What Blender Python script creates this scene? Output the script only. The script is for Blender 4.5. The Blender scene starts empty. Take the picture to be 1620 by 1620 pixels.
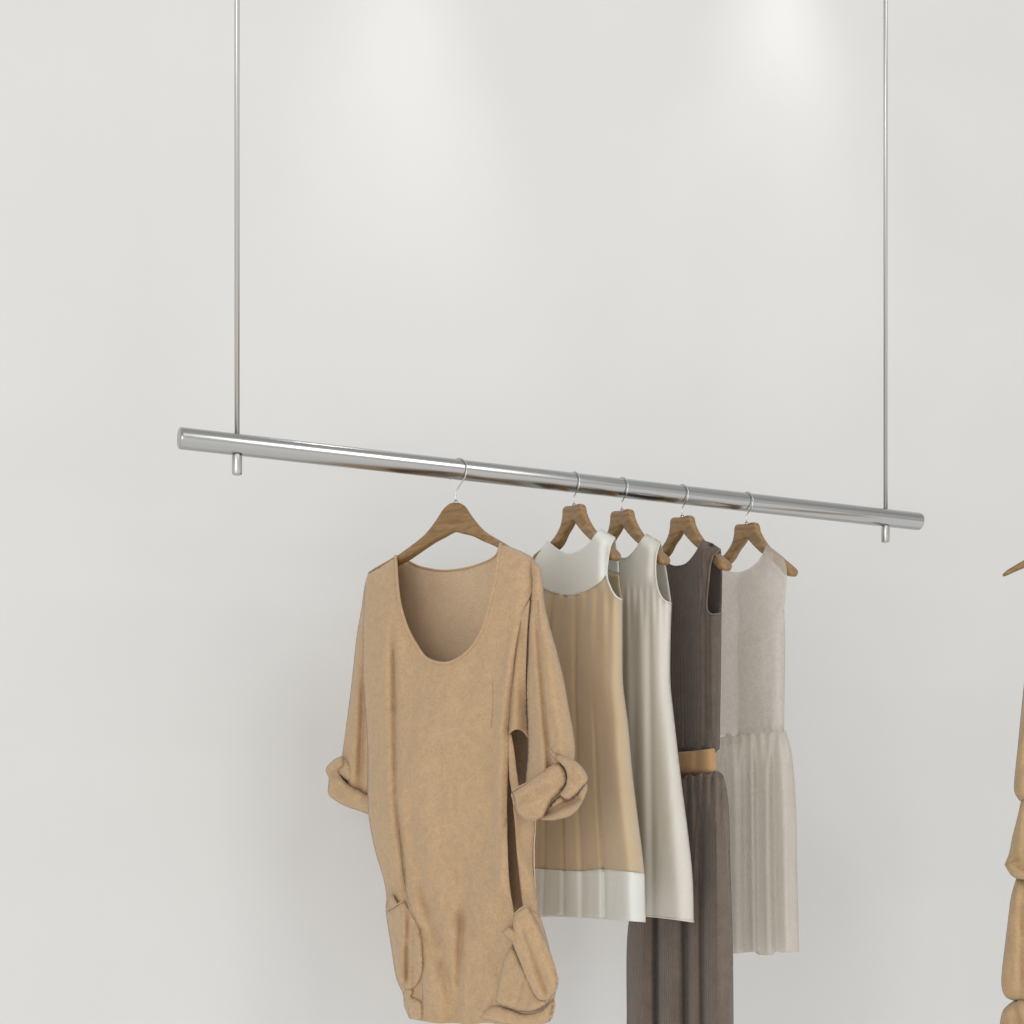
import bpy, bmesh, math, random
import numpy as np
from mathutils import Vector, Matrix
from mathutils.geometry import delaunay_2d_cdt

random.seed(4)
S = bpy.context.scene
COL = S.collection
R = math.radians

# ------------------------------------------------------------------ camera model (1620 px frame)
F = 2250.0; CX = 810.0; HZ = 1318.0; ZC = 1.25
def ray(px, py):
    return np.stack([(px - CX) / F, np.ones_like(px), (HZ - py) / F], -1)
def at(px, py, d):
    return Vector(((px - CX) / F * d, d, ZC + (HZ - py) / F * d))

DL = 2.325
DR = (HZ - 693) * DL / (HZ - 826)
RA, RB = at(283, 693, DL), at(1461, 826, DR)
RDIR = (RB - RA).normalized()
ROD_R = 0.0178
def rod_at(px):
    # the point of the rod's axis seen at column px
    k = (px - CX) / F
    t = (k * RA.y - RA.x) / (RDIR.x - k * RDIR.y)
    return RA + RDIR * t

# ------------------------------------------------------------------ materials
def nodes(name):
    m = bpy.data.materials.new(name); m.use_nodes = True
    nt = m.node_tree
    return m, nt, nt.nodes['Principled BSDF']
def N(nt, t, **k):
    n = nt.nodes.new(t)
    for a, v in k.items():
        if a.startswith('i_'): n.inputs[a[2:].replace('_', ' ')].default_value = v
        else: setattr(n, a, v)
    return n

def cloth(name, c, c2, mot=14.0, weave=900.0, bump=0.25, rough=0.95, sheen=0.25, trans=0.0, stretch=(1, 1, 1), wr=0.0, alpha=0.0, con=.30, rib=0.0):
    m, nt, b = nodes(name); L = nt.links.new
    tc = N(nt, 'ShaderNodeTexCoord')
    mp = N(nt, 'ShaderNodeMapping'); mp.inputs['Scale'].default_value = stretch
    L(tc.outputs['Object'], mp.inputs['Vector'])
    n1 = N(nt, 'ShaderNodeTexNoise', i_Scale=mot, i_Detail=8.0, i_Roughness=0.65)
    L(tc.outputs['Object'], n1.inputs['Vector'])
    n2 = N(nt, 'ShaderNodeTexNoise', i_Scale=weave, i_Detail=2.0)
    L(mp.outputs['Vector'], n2.inputs['Vector'])
    n3 = N(nt, 'ShaderNodeTexNoise', i_Scale=300.0, i_Detail=3.0)
    L(tc.outputs['Object'], n3.inputs['Vector'])
    rp = N(nt, 'ShaderNodeValToRGB')
    rp.color_ramp.elements[0].position = 0.34; rp.color_ramp.elements[1].position = 0.66
    rp.color_ramp.elements[0].color = (*c, 1); rp.color_ramp.elements[1].color = (*c2, 1)
    L(n1.outputs['Fac'], rp.inputs['Fac'])
    mx = N(nt, 'ShaderNodeMix', data_type='RGBA', blend_type='MULTIPLY')
    mx.inputs['Factor'].default_value = 0.55
    r2 = N(nt, 'ShaderNodeValToRGB')
    r2.color_ramp.elements[0].position = 0.25; r2.color_ramp.elements[1].position = 0.7
    r2.color_ramp.elements[0].color = (1-con, 1-con, 1-con, 1); r2.color_ramp.elements[1].color = (1+con*.33, 1+con*.33, 1+con*.33, 1)
    av = N(nt, 'ShaderNodeMath', operation='ADD'); av2 = N(nt, 'ShaderNodeMath', operation='MULTIPLY')
    av2.inputs[1].default_value = 0.5
    L(n2.outputs['Fac'], av.inputs[0]); L(n3.outputs['Fac'], av.inputs[1]); L(av.outputs[0], av2.inputs[0])
    L(av2.outputs[0], r2.inputs['Fac'])
    L(rp.outputs['Color'], mx.inputs['A']); L(r2.outputs['Color'], mx.inputs['B'])
    L(mx.outputs['Result'], b.inputs['Base Color'])
    b.inputs['Roughness'].default_value = rough
    b.inputs['Specular IOR Level'].default_value = 0.15
    b.inputs['Sheen Weight'].default_value = sheen
    b.inputs['Sheen Roughness'].default_value = 0.5
    bp = N(nt, 'ShaderNodeBump'); bp.inputs['Strength'].default_value = bump; bp.inputs['Distance'].default_value = 0.0012
    L(av2.outputs[0], bp.inputs['Height'])
    nrm = bp
    if wr > 0:                                       # soft wrinkles of the cloth
        mp2 = N(nt, 'ShaderNodeMapping'); mp2.inputs['Scale'].default_value = (1, 1, 0.35)
        L(tc.outputs['Object'], mp2.inputs['Vector'])
        n4 = N(nt, 'ShaderNodeTexNoise', i_Scale=16.0, i_Detail=3.0, i_Distortion=0.6)
        L(mp2.outputs['Vector'], n4.inputs['Vector'])
        b2 = N(nt, 'ShaderNodeBump'); b2.inputs['Strength'].default_value = wr; b2.inputs['Distance'].default_value = 0.02
        L(n4.outputs['Fac'], b2.inputs['Height']); L(bp.outputs['Normal'], b2.inputs['Normal'])
        nrm = b2
    if rib > 0:                                      # knitted ribs running down the cloth
        wv = N(nt, 'ShaderNodeTexWave', wave_type='BANDS', bands_direction='X'); wv.inputs['Scale'].default_value = rib
        wv.inputs['Distortion'].default_value = 1.2; wv.inputs['Detail'].default_value = 2.0; wv.inputs['Detail Scale'].default_value = .6
        L(tc.outputs['Object'], wv.inputs['Vector'])
        b3 = N(nt, 'ShaderNodeBump'); b3.inputs['Strength'].default_value = .55; b3.inputs['Distance'].default_value = 0.003
        L(wv.outputs['Fac'], b3.inputs['Height']); L(nrm.outputs['Normal'], b3.inputs['Normal']); nrm = b3
    L(nrm.outputs['Normal'], b.inputs['Normal'])
    out = nt.nodes['Material Output']; sh = b.outputs['BSDF']
    if trans > 0:
        t = N(nt, 'ShaderNodeBsdfTranslucent'); L(mx.outputs['Result'], t.inputs['Color']); L(nrm.outputs['Normal'], t.inputs['Normal'])
        ms = N(nt, 'ShaderNodeMixShader'); ms.inputs[0].default_value = trans
        L(sh, ms.inputs[1]); L(t.outputs[0], ms.inputs[2]); sh = ms.outputs[0]
    if alpha > 0:
        t = N(nt, 'ShaderNodeBsdfTransparent')
        ms = N(nt, 'ShaderNodeMixShader'); ms.inputs[0].default_value = alpha
        L(sh, ms.inputs[1]); L(t.outputs[0], ms.inputs[2]); sh = ms.outputs[0]
    L(sh, out.inputs['Surface'])
    return m

def wood(name, c1, c2):
    m, nt, b = nodes(name); L = nt.links.new
    tc = N(nt, 'ShaderNodeTexCoord'); mp = N(nt, 'ShaderNodeMapping')
    mp.inputs['Scale'].default_value = (9, 60, 60); mp.inputs['Rotation'].default_value = (0, R(12), 0)
    L(tc.outputs['Object'], mp.inputs['Vector'])
    n1 = N(nt, 'ShaderNodeTexNoise', i_Scale=2.2, i_Detail=7.0, i_Roughness=0.6, i_Distortion=1.2)
    L(mp.outputs['Vector'], n1.inputs['Vector'])
    rp = N(nt, 'ShaderNodeValToRGB')
    rp.color_ramp.elements[0].position = 0.3; rp.color_ramp.elements[1].position = 0.7
    rp.color_ramp.elements[0].color = (*c1, 1); rp.color_ramp.elements[1].color = (*c2, 1)
    L(n1.outputs['Fac'], rp.inputs['Fac']); L(rp.outputs['Color'], b.inputs['Base Color'])
    b.inputs['Roughness'].default_value = 0.42
    bp = N(nt, 'ShaderNodeBump'); bp.inputs['Strength'].default_value = 0.15; bp.inputs['Distance'].default_value = 0.001
    L(n1.outputs['Fac'], bp.inputs['Height']); L(bp.outputs['Normal'], b.inputs['Normal'])
    return m

def steel(name, c, rough, streak=True):
    m, nt, b = nodes(name); L = nt.links.new
    b.inputs['Metallic'].default_value = 1.0
    b.inputs['Base Color'].default_value = (*c, 1)
    tc = N(nt, 'ShaderNodeTexCoord'); mp = N(nt, 'ShaderNodeMapping')
    mp.inputs['Scale'].default_value = (3, 220, 220) if streak else (60, 60, 60)
    L(tc.outputs['Object'], mp.inputs['Vector'])
    n1 = N(nt, 'ShaderNodeTexNoise', i_Scale=1.0, i_Detail=3.0)
    L(mp.outputs['Vector'], n1.inputs['Vector'])
    mr = N(nt, 'ShaderNodeMapRange'); mr.inputs['To Min'].default_value = rough * 0.7; mr.inputs['To Max'].default_value = rough * 1.4
    L(n1.outputs['Fac'], mr.inputs['Value']); L(mr.outputs['Result'], b.inputs['Roughness'])
    bp = N(nt, 'ShaderNodeBump'); bp.inputs['Strength'].default_value = 0.025; bp.inputs['Distance'].default_value = 0.0004
    L(n1.outputs['Fac'], bp.inputs['Height']); L(bp.outputs['Normal'], b.inputs['Normal'])
    return m

M = dict(
    tan=cloth('tan_felted_cotton', (.470, .328, .198), (.545, .372, .212), mot=70, bump=0.6, wr=0.12, sheen=0.2, con=.5),
    tan_in=cloth('tan_cotton_wrong_side', (.60, .44, .29), (.67, .485, .31), mot=20, bump=0.5, wr=0.06, con=.5),
    tan_dark=cloth('tan_cotton_twill', (.47, .325, .18), (.54, .37, .20), mot=20, bump=0.5, wr=0.12, con=.5),
    seam=cloth('greyed_seam', (.27, .22, .17), (.50, .35, .20), mot=90, bump=0.6),
    beige=cloth('beige_crepe', (.50, .390, .248), (.54, .425, .280), mot=8, weave=1400, wr=0.07, bump=0.12, con=.15),
    white=cloth('chalk_white_crepe', (.74, .75, .695), (.77, .78, .73), mot=8, weave=1400, wr=0.07, bump=0.10, con=.12, trans=0.1),
    cream=cloth('cream_crepe', (.745, .715, .64), (.775, .75, .675), mot=8, weave=1400, wr=0.07, bump=0.10, con=.12, trans=0.2, sheen=0.05),
    brown=cloth('dark_brown_ribbed_knit', (.112, .088, .070), (.140, .112, .090), mot=30, weave=380, bump=0.9, stretch=(1, 1, .45), sheen=0.15, rib=36),
    browns=cloth('brown_ribbed_skirt', (.150, .118, .094), (.185, .148, .120), mot=30, weave=380, bump=0.9, stretch=(1, 1, .45), sheen=0.15, rib=36),
    belt=cloth('ochre_waist_band', (.43, .265, .125), (.49, .31, .155), mot=20, bump=0.3),
    lace=cloth('grey_lace', (.80, .755, .70), (.89, .85, .795), mot=75, weave=700, bump=0.6, trans=0.6, alpha=0.60, sheen=0.05),
    laceskirt=cloth('grey_pleated_voile', (.84, .795, .735), (.88, .84, .78), mot=30, weave=900, bump=0.4, trans=0.55, alpha=0.48, sheen=0.05, stretch=(1, 1, .2)),
    wood=wood('walnut_stained_wood', (.165, .088, .030), (.32, .19, .075)),
    woodl=wood('light_oak_wood', (.16, .088, .032), (.40, .245, .105)),
    steel=steel('brushed_steel', (.45, .45, .44), 0.21),
    wire=steel('chrome_wire', (.62, .62, .63), 0.14, False),
    pin=steel('satin_nickel', (.50, .49, .47), 0.3, False),
)

# ------------------------------------------------------------------ object helpers
def tag(o, label, cat, group=None):
    o['label'] = label; o['category'] = cat
    if group: o['group'] = group
    return o
def empty(name, loc, rz=0.0):
    o = bpy.data.objects.new(name, None); COL.objects.link(o)
    o.empty_display_size = 0.05
    o.location = loc; o.rotation_euler = (0, 0, rz)
    return o
def link(name, me, mat, parent=None, smooth=True):
    me.materials.append(mat)
    o = bpy.data.objects.new(name, me); COL.objects.link(o)
    if parent: o.parent = parent
    if smooth:
        me.polygons.foreach_set('use_smooth', [True] * len(me.polygons))
    return o
def mesh(name, verts, faces):
    me = bpy.data.meshes.new(name); me.from_pydata([tuple(v) for v in verts], [], faces); me.update()
    return me

def tube_geo(pts, rad, n=12, caps=True):
    pts = [Vector(p) for p in pts]; V = []; Fc = []
    up = None
    for i, p in enumerate(pts):
        d = (pts[min(i + 1, len(pts) - 1)] - pts[max(i - 1, 0)]).normalized()
        if up is None:
            up = d.orthogonal().normalized()
        up = (up - d * up.dot(d)).normalized(); w = d.cross(up)
        r = rad[i] if hasattr(rad, '__len__') else rad
        for k in range(n):
            a = 2 * math.pi * k / n
            V.append(p + up * (math.cos(a) * r) + w * (math.sin(a) * r))
    for i in range(len(pts) - 1):
        for k in range(n):
            k2 = (k + 1) % n
            Fc.append((i * n + k, i * n + k2, (i + 1) * n + k2, (i + 1) * n + k))
    if caps:
        Fc.append(tuple(range(n))[::-1]); Fc.append(tuple(range((len(pts) - 1) * n, len(pts) * n)))
    return V, Fc

def cr(pts, step, closed=False):
    """Catmull-Rom resample of a pixel polyline to about `step` pixels."""
    P = [np.array(p, float) for p in pts]; out = []
    n = len(P); rng = range(n if closed else n - 1)
    for i in rng:
        p1, p2 = P[i], P[(i + 1) % n]
        p0 = P[i - 1] if (closed or i > 0) else p1
        p3 = P[(i + 2) % n] if (closed or i + 2 < n) else p2
        # uneven spacing: tame the tangents
        L = np.linalg.norm(p2 - p1)
        t1 = (p2 - p0); t2 = (p3 - p1)
        t1 = t1 / (np.linalg.norm(t1) + 1e-9) * L; t2 = t2 / (np.linalg.norm(t2) + 1e-9) * L
        m = max(1, int(round(L / step)))
        for k in range(m):
            t = k / m
            out.append((2*t**3-3*t**2+1)*p1 + (t**3-2*t**2+t)*t1 + (-2*t**3+3*t**2)*p2 + (t**3-t**2)*t2)
    if not closed: out.append(P[-1])
    return [tuple(p) for p in out]

def chain(*segs, step=4):
    """an outline from several smooth runs; runs meet in corners"""
    out = []
    for s in segs:
        r = cr(s, step)
        if out and abs(out[-1][0]-r[0][0]) < .5 and abs(out[-1][1]-r[0][1]) < .5: r = r[1:]
        out += r
    if abs(out[-1][0]-out[0][0]) < .5 and abs(out[-1][1]-out[0][1]) < .5: out.pop()
    return out

def inside(poly, x, y):
    px = np.array([p[0] for p in poly]); py = np.array([p[1] for p in poly])
    res = np.zeros(x.shape, bool); j = len(px) - 1
    for i in range(len(px)):
        c = ((py[i] > y) != (py[j] > y)) & (x < (px[j]-px[i])*(y-py[i])/(py[j]-py[i]+1e-12)+px[i])
        res ^= c; j = i
    return res
def seg_dist(line, x, y, kx=1.0, ky=1.0):
    d = np.full(x.shape, 1e9)
    for (ax, ay), (bx, by) in zip(line[:-1], line[1:]):
        ax_, ay_, bx_, by_ = ax*kx, ay*ky, bx*kx, by*ky
        vx, vy = bx_-ax_, by_-ay_; l2 = vx*vx+vy*vy+1e-12
        t = np.clip(((x*kx-ax_)*vx+(y*ky-ay_)*vy)/l2, 0, 1)
        d = np.minimum(d, np.hypot(x*kx-ax_-t*vx, y*ky-ay_-t*vy))
    return d
def rnd(d, Rr):
    q = np.clip(d / Rr, 0, 1)
    return np.sqrt(np.clip(1 - (1 - q)**2, 0, 1))
def sm(a, b, x):
    t = np.clip((x - a) / (b - a), 0, 1); return t*t*(3-2*t)
def g(x, c, w): return np.exp(-((x - c) / w)**2)
def curve(pts):
    xs = [p[0] for p in pts]; ys = [p[1] for p in pts]
    return lambda v: np.interp(v, xs, ys)

def vnoise(x, y, seed, sx, sy):
    rs = np.random.RandomState(seed); T = rs.uniform(-1, 1, (64, 64))
    u, v = x / sx + 1000, y / sy + 1000
    i, j = np.floor(u).astype(int), np.floor(v).astype(int); a, b = u - i, v - j
    a, b = a*a*a*(a*(a*6-15)+10), b*b*b*(b*(b*6-15)+10)
    q = lambda m, n: T[m % 64, n % 64]
    return (q(i, j)*(1-a)+q(i+1, j)*a)*(1-b) + (q(i, j+1)*(1-a)+q(i+1, j+1)*a)*b
def crease(x, y, seed, sx, sy, lean=0.0):
    xx = x + lean * y
    n = vnoise(xx, y, seed, sx, sy); m = vnoise(xx, y, seed+1, sx*.5, sy*.5)
    return n * .6 - np.exp(-(n/.12)**2) * .35 * (.5+.5*m) + .25*m

class Frame:
    """the upright plane a garment hangs in: through its hook, turned phi from square-on, right side nearer"""
    def __init__(s, P0, phi):
        s.P0 = np.array(P0); s.phi = phi
        s.e = np.array((math.cos(phi), -math.sin(phi), 0)); s.n = np.array((-math.sin(phi), -math.cos(phi), 0))
    def local(s, px, py, d):
        px = np.asarray(px, float); py = np.asarray(py, float)
        D = ray(px, py); O = np.array((0, 0, ZC))
        t = (np.asarray(d) - (O - s.P0) @ s.n) / (D @ s.n)
        P = O + D * t[..., None] - s.P0
        return np.stack([P @ s.e, -(P @ s.n), P[..., 2]], -1)   # x along the plane, y to its back, z up
    def root(s, name):
        return empty(name, Vector(s.P0), -s.phi)

def sheet(fr, outline, depth, step=(5, 6), holes=()):
    xs = [p[0] for p in outline]; ys = [p[1] for p in outline]
    gx, gy = step; pts = []
    r = 0; yv = min(ys) + gy * .5
    while yv < max(ys):
        xv = min(xs) + gx * (.25 + .5 * (r % 2))
        while xv < max(xs):
            pts.append((xv, yv)); xv += gx
        yv += gy; r += 1
    P = np.array(pts)
    ring = outline + [outline[0]]
    ok = inside(outline, P[:, 0], P[:, 1]) & (seg_dist(ring, P[:, 0], P[:, 1]) > 0.45 * min(gx, gy))
    P = P[ok]
    vs = [Vector(p) for p in outline] + [Vector(p) for p in P]
    v2, _, f2, _, _, _ = delaunay_2d_cdt(vs, [], [list(range(len(outline)))], 1, 1e-4)
    A = np.array([tuple(v) for v in v2])
    L = fr.local(A[:, 0], A[:, 1], depth(A[:, 0], A[:, 1]))
    return L, [tuple(f) for f in f2]

def garment_part(name, fr, root, pieces, mat, thick=0.0016, parent=None, step=(5, 6), sub=False):
    V = []; Fc = []
    for outline, depth in pieces:
        L, f = sheet(fr, outline, depth, step)
        o = len(V); V += [tuple(p) for p in L]; Fc += [tuple(i + o for i in t) for t in f]
    me = mesh(name, V, Fc)
    bm = bmesh.new(); bm.from_mesh(me)
    bmesh.ops.recalc_face_normals(bm, faces=bm.faces); bm.to_mesh(me); bm.free()
    o = link(name, me, mat, parent or root)
    if thick:
        md = o.modifiers.new('cloth_thickness', 'SOLIDIFY'); md.thickness = thick; md.offset = 0; md.use_rim = True
    return o
def cord(name, fr, root, line, depth, rad, mat, parent=None, step=3, n=8):
    A = np.array(cr(line, step))
    L = fr.local(A[:, 0], A[:, 1], depth(A[:, 0], A[:, 1]))
    V, Fc = tube_geo([Vector(p) for p in L], rad, n)
    return link(name, mesh(name, V, Fc), mat, parent or root)

# ------------------------------------------------------------------ wall
WALL_GAP = 0.56
wn = Vector((RDIR.y, -RDIR.x, 0))                       # out of the wall, toward the camera
def wall_pt(px, off=0.0):
    k = (px - CX) / F
    Q = RA - wn * (WALL_GAP - off)
    t = (k * Q.y - Q.x) / (RDIR.x - k * RDIR.y)
    return Q + RDIR * t
wm, nt, b = nodes('off_white_plaster'); Lk = nt.links.new
b.inputs['Roughness'].default_value = 0.85; b.inputs['Specular IOR Level'].default_value = 0.2
tc = N(nt, 'ShaderNodeTexCoord')
n1 = N(nt, 'ShaderNodeTexNoise', i_Scale=2.2, i_Detail=5.0); Lk(tc.outputs['Object'], n1.inputs['Vector'])
rp = N(nt, 'ShaderNodeValToRGB')
rp.color_ramp.elements[0].position = .3; rp.color_ramp.elements[1].position = .7
rp.color_ramp.elements[0].color = (.656, .655, .643, 1); rp.color_ramp.elements[1].color = (.680, .679, .668, 1)
Lk(n1.outputs['Fac'], rp.inputs['Fac']); Lk(rp.outputs['Color'], b.inputs['Base Color'])
n2 = N(nt, 'ShaderNodeTexNoise', i_Scale=120.0, i_Detail=6.0); Lk(tc.outputs['Object'], n2.inputs['Vector'])
bp = N(nt, 'ShaderNodeBump'); bp.inputs['Strength'].default_value = .06; bp.inputs['Distance'].default_value = .002
Lk(n2.outputs['Fac'], bp.inputs['Height']); Lk(bp.outputs['Normal'], b.inputs['Normal'])
bm = bmesh.new()
c0 = RA + RDIR * 0.8 - wn * (WALL_GAP + 0.05)
bmesh.ops.create_cube(bm, size=1.0)
me = bpy.data.meshes.new('wall'); 
bmesh.ops.scale(bm, verts=bm.verts, vec=(9.0, 0.10, 4.6)); bm.to_mesh(me); bm.free()
wall = link('wall', me, wm, smooth=False)
wall.location = (c0.x, c0.y, 2.3); wall.rotation_euler = (0, 0, math.atan2(RDIR.y, RDIR.x))
wall['kind'] = 'structure'; wall['label'] = 'plain off white plaster wall behind the clothes'

# ------------------------------------------------------------------ hanging rails
def make_rail(A, B, hang, label, top):
    ln = (B - A).length
    root = empty('clothes_rail', A, math.atan2((B - A).y, (B - A).x)); tag(root, label, 'clothes rail')
    # bar with slightly rounded ends
    rr = [ROD_R * .86, ROD_R * .97, ROD_R, ROD_R, ROD_R * .97, ROD_R * .86]
    ss = [0, .0012, .004, ln - .004, ln - .0012, ln]
    V, Fc = tube_geo([(s, 0, 0) for s in ss], rr, 48)
    o = link('bar', mesh('bar', V, Fc), M['steel'], root)
    for s in hang:
        V, Fc = tube_geo([(s, 0, ROD_R * .9), (s, 0, top - A.z)], .0042, 20)
        link('suspension_rod', mesh('suspension_rod', V, Fc), M['pin'], root)
        h = ROD_R
        V, Fc = tube_geo([(s, 0, -h*.9), (s, 0, -h - .0015), (s, 0, -h - .0015), (s, 0, -h - .0305), (s, 0, -h - .032)], [.0062, .0062, .0083, .0083, .0072], 28)
        o2 = link('fixing_nut', mesh('fixing_nut', V, Fc), M['pin'], root)
        for q in (o2,):
            md = q.modifiers.new('edge', 'EDGE_SPLIT'); md.split_angle = R(40)
    md = o.modifiers.new('edge', 'EDGE_SPLIT'); md.split_angle = R(50)
    return root
s1 = (rod_at(375) - RA).length; s2 = (rod_at(1401) - RA).length
make_rail(RA, RB - RDIR*.011, (s1, s2), 'long steel rail hung on two thin rods, carrying five hangers', 4.5)

# ------------------------------------------------------------------ hangers
def make_hanger(fr, root, pairs, thick, mat, rhook, top_px, tipmat=None):
    """wooden body lofted through (top, bottom) pixel pairs, and a wire hook round the rail"""
    V = []; Fc = []; n = 20
    tp = np.array(cr([p[0] for p in pairs], 1e9)) if False else None
    # resample pairs smoothly
    T = np.array([p[0] for p in pairs], float); B = np.array([p[1] for p in pairs], float)
    q = np.array(thick, float); sub = 4
    def spl(P):
        out = []
        for i in range(len(P) - 1):
            p1, p2 = P[i], P[i+1]; p0 = P[max(i-1, 0)]; p3 = P[min(i+2, len(P)-1)]
            for k in range(sub):
                t = k / sub
                out.append(.5*((2*p1)+(-p0+p2)*t+(2*p0-5*p1+4*p2-p3)*t*t+(-p0+3*p1-3*p2+p3)*t**3))
        out.append(P[-1]); return np.array(out)
    T, B, q = spl(T), spl(B), spl(q)
    Tl = fr.local(T[:, 0], T[:, 1], np.zeros(len(T))); Bl = fr.local(B[:, 0], B[:, 1], np.zeros(len(B)))
    m = len(T)
    for i in range(m):
        c = (Tl[i] + Bl[i]) / 2; a = (Tl[i] - Bl[i]) / 2
        for k in range(n):
            th = 2 * math.pi * k / n; ct, st = math.cos(th), math.sin(th)
            ex = 0.55
            u = math.copysign(abs(ct)**ex, ct); w = math.copysign(abs(st)**ex, st)
            V.append(c + a * u + np.array((0, q[i] * w, 0)))
    for i in range(m - 1):
        for k in range(n):
            k2 = (k + 1) % n
            Fc.append((i*n+k, i*n+k2, (i+1)*n+k2, (i+1)*n+k))
    Fc.append(tuple(range(n))[::-1]); Fc.append(tuple(range((m-1)*n, m*n)))
    me = mesh('hanger_body', V, Fc)
    bm = bmesh.new(); bm.from_mesh(me); bmesh.ops.recalc_face_normals(bm, faces=bm.faces); bm.to_mesh(me); bm.free()
    link('hanger_body', me, mat, root)
    # hook
    h0 = fr.local(np.array([top_px[0]]), np.array([top_px[1]]), np.zeros(1))[0]
    wr = 0.0011; c = np.array((0, 0, -(rhook - wr - ROD_R) + 0.0005))
    pts = []
    for k in range(-2, 26):
        a = R(195 - k * 9.0)
        pts.append(Vector((c[0] + rhook*math.cos(a), 0, c[2] + rhook*math.sin(a))))
    pe = pts[-1]; end = Vector((h0[0], 0, h0[2] - .006)); mid = Vector((h0[0], 0, h0[2] + .014))
    t1 = (pts[-1] - pts[-2]).normalized()
    for k in range(1, 9):
        t = k / 8; L = (mid - pe).length
        pts.append((2*t**3-3*t**2+1)*pe + (t**3-2*t**2+t)*t1*L + (-2*t**3+3*t**2)*mid + (t**3-t**2)*Vector((0, 0, -1))*L)
    pts.append(end)
    V, Fc = tube_geo(pts, wr, 12)
    link('hook', mesh('hook', V, Fc), M['wire'], root)
    V, Fc = tube_geo([Vector((h0[0], 0, h0[2] - .003)), Vector((h0[0], 0, h0[2] + .0035))], [.0042, .0034], 16)
    link('collar', mesh('collar', V, Fc), M['wire'], root)

PHI_T = R(42); PHI_D = R(60)
G_H = 'wooden hangers on the rail'
frT = Frame(rod_at(724), PHI_T)
hangT = tag(frT.root('clothes_hanger'), 'curved wooden hanger inside the tan scoop neck tunic', 'hanger', G_H)
make_hanger(frT, hangT,
    [((584,906),(586,911)), ((600,897),(604,906)), ((631,880),(641,888)), ((648,868),(657,878)), ((673,848),(684,860)), ((690,827),(703,850)), ((705,804),(714,844)),
     ((719,795),(722,842)), ((733,799),(734,845)), ((745,817),(750,849)), ((764,839),(769,858)), ((793,857),(790,867)), ((825,877),(822,887)), ((846,891),(844,897))],
    [.004, .009, .0095, .009, .0085, .0085, .008, .0075, .008, .0085, .0085, .0095, .009, .004], M['wood'], .0225, (721, 795))

fr5 = Frame(rod_at(1180), PHI_D)
hang5 = fr5.root('clothes_hanger')
make_hanger(fr5, hang5,
    [((1114,904),(1114,907)), ((1120,900),(1121,909)), ((1147,881),(1154,891)), ((1160,862),(1168,872)), ((1164,846),(1177,861)), ((1166,831),(1182,854)),
     ((1181,829),(1184,852)), ((1197,827),(1186,854)), ((1202,843),(1192,861)), ((1216,865),(1207,875)), ((1236,882),(1230,892)), ((1253,898),(1248,910)), ((1258,906),(1254,912))],
    [.007, .013, .011, .0085, .008, .0075, .0075, .0075, .008, .0085, .010, .0145, .008], M['woodl'], .0215, (1181, 829))

HX = {2: 907, 3: 983, 4: 1078, 5: 1180}
fr = {5: fr5}
labels = {2: 'light wooden hanger holding the beige dress with white yoke', 3: 'light wooden hanger holding the plain cream dress',
          4: 'light wooden hanger holding the dark brown dress with ochre waist', 5: 'light wooden hanger at right end, holding the pale grey sheer dress'}
tag(hang5, labels[5], 'hanger', G_H)
for i in (2, 3, 4):
    fr[i] = Frame(rod_at(HX[i]), PHI_D)
    c = hang5.copy(); COL.objects.link(c); c.location = Vector(fr[i].P0); tag(c, labels[i], 'hanger', G_H)
    for ch in list(hang5.children):
        d = ch.copy(); COL.objects.link(d); d.parent = c

# ------------------------------------------------------------------ the tan tunic
KX, KY = 1/890/.74, 1/890
neck = [(626,880),(628,916),(633,956),(645,995),(659,1021),(674,1041),(696,1049),(716,1047),(741,1030),(761,1001),(773,964),(784,916),(789,880),(792,860)]
left = [(626,880),(600,897),(582,911),(577,945),(575,1000),(575,1064),(577,1100),(582,1180),(583,1280),(593,1341),(607,1389),(612,1418),(611,1440),(620,1501),(628,1549),(638,1572),(640,1590),(648,1611)]
hem = [(648,1611),(668,1615),(695,1619),(721,1618),(745,1622),(765,1618),(800,1621),(840,1619),(869,1615)]
rout = [(869,1615),(876,1580),(880,1556),(872,1517),(863,1479),(853,1447),(847,1405),(845,1341),(847,1305),(846,1285)]
strip = [(846,1285),(814,1262)]
strip2 = [(814,1262),(817,1300),(819,1350),(823,1400),(827,1432)]
slit = [(813,1445),(806,1400),(803,1341),(802,1290),(803,1220),(805,1155)]
armr = [(805,1155),(808,1105),(815,1030),(826,975),(838,945),(852,918)]
shr = [(852,918),(850,895),(838,880),(792,860)]
front = chain(neck[::-1], left, hem, rout[:6], [(853,1447),(834,1440),(813,1445)], slit, armr, shr, step=4)
side = chain([(853,1449),(847,1405),(845,1341),(847,1305),(846,1285)], [(846,1285),(826,1266),(818,1225),(813,1185),(808,1157)], [(808,1157),(803,1164)], [(803,1164),(806,1228),(811,1262),(815,1300),(818,1350),(823,1400),(828,1438)], [(828,1438),(840,1444),(853,1449)], step=3)
closedF = cr(left, 8); closedR = cr(rout, 8); closedS = cr([(852,918),(838,880),(792,860)], 6)
TT = .042
tl = curve([(880,600),(911,582),(1064,575),(1180,582),(1280,583),(1341,593),(1389,607),(1420,612),(1501,620),(1572,640),(1620,648)])
tr = curve([(860,850),(950,838),(1100,812),(1155,805),(1290,802),(1400,806),(1445,830),(1480,863),(1556,880),(1620,869)])
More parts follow.
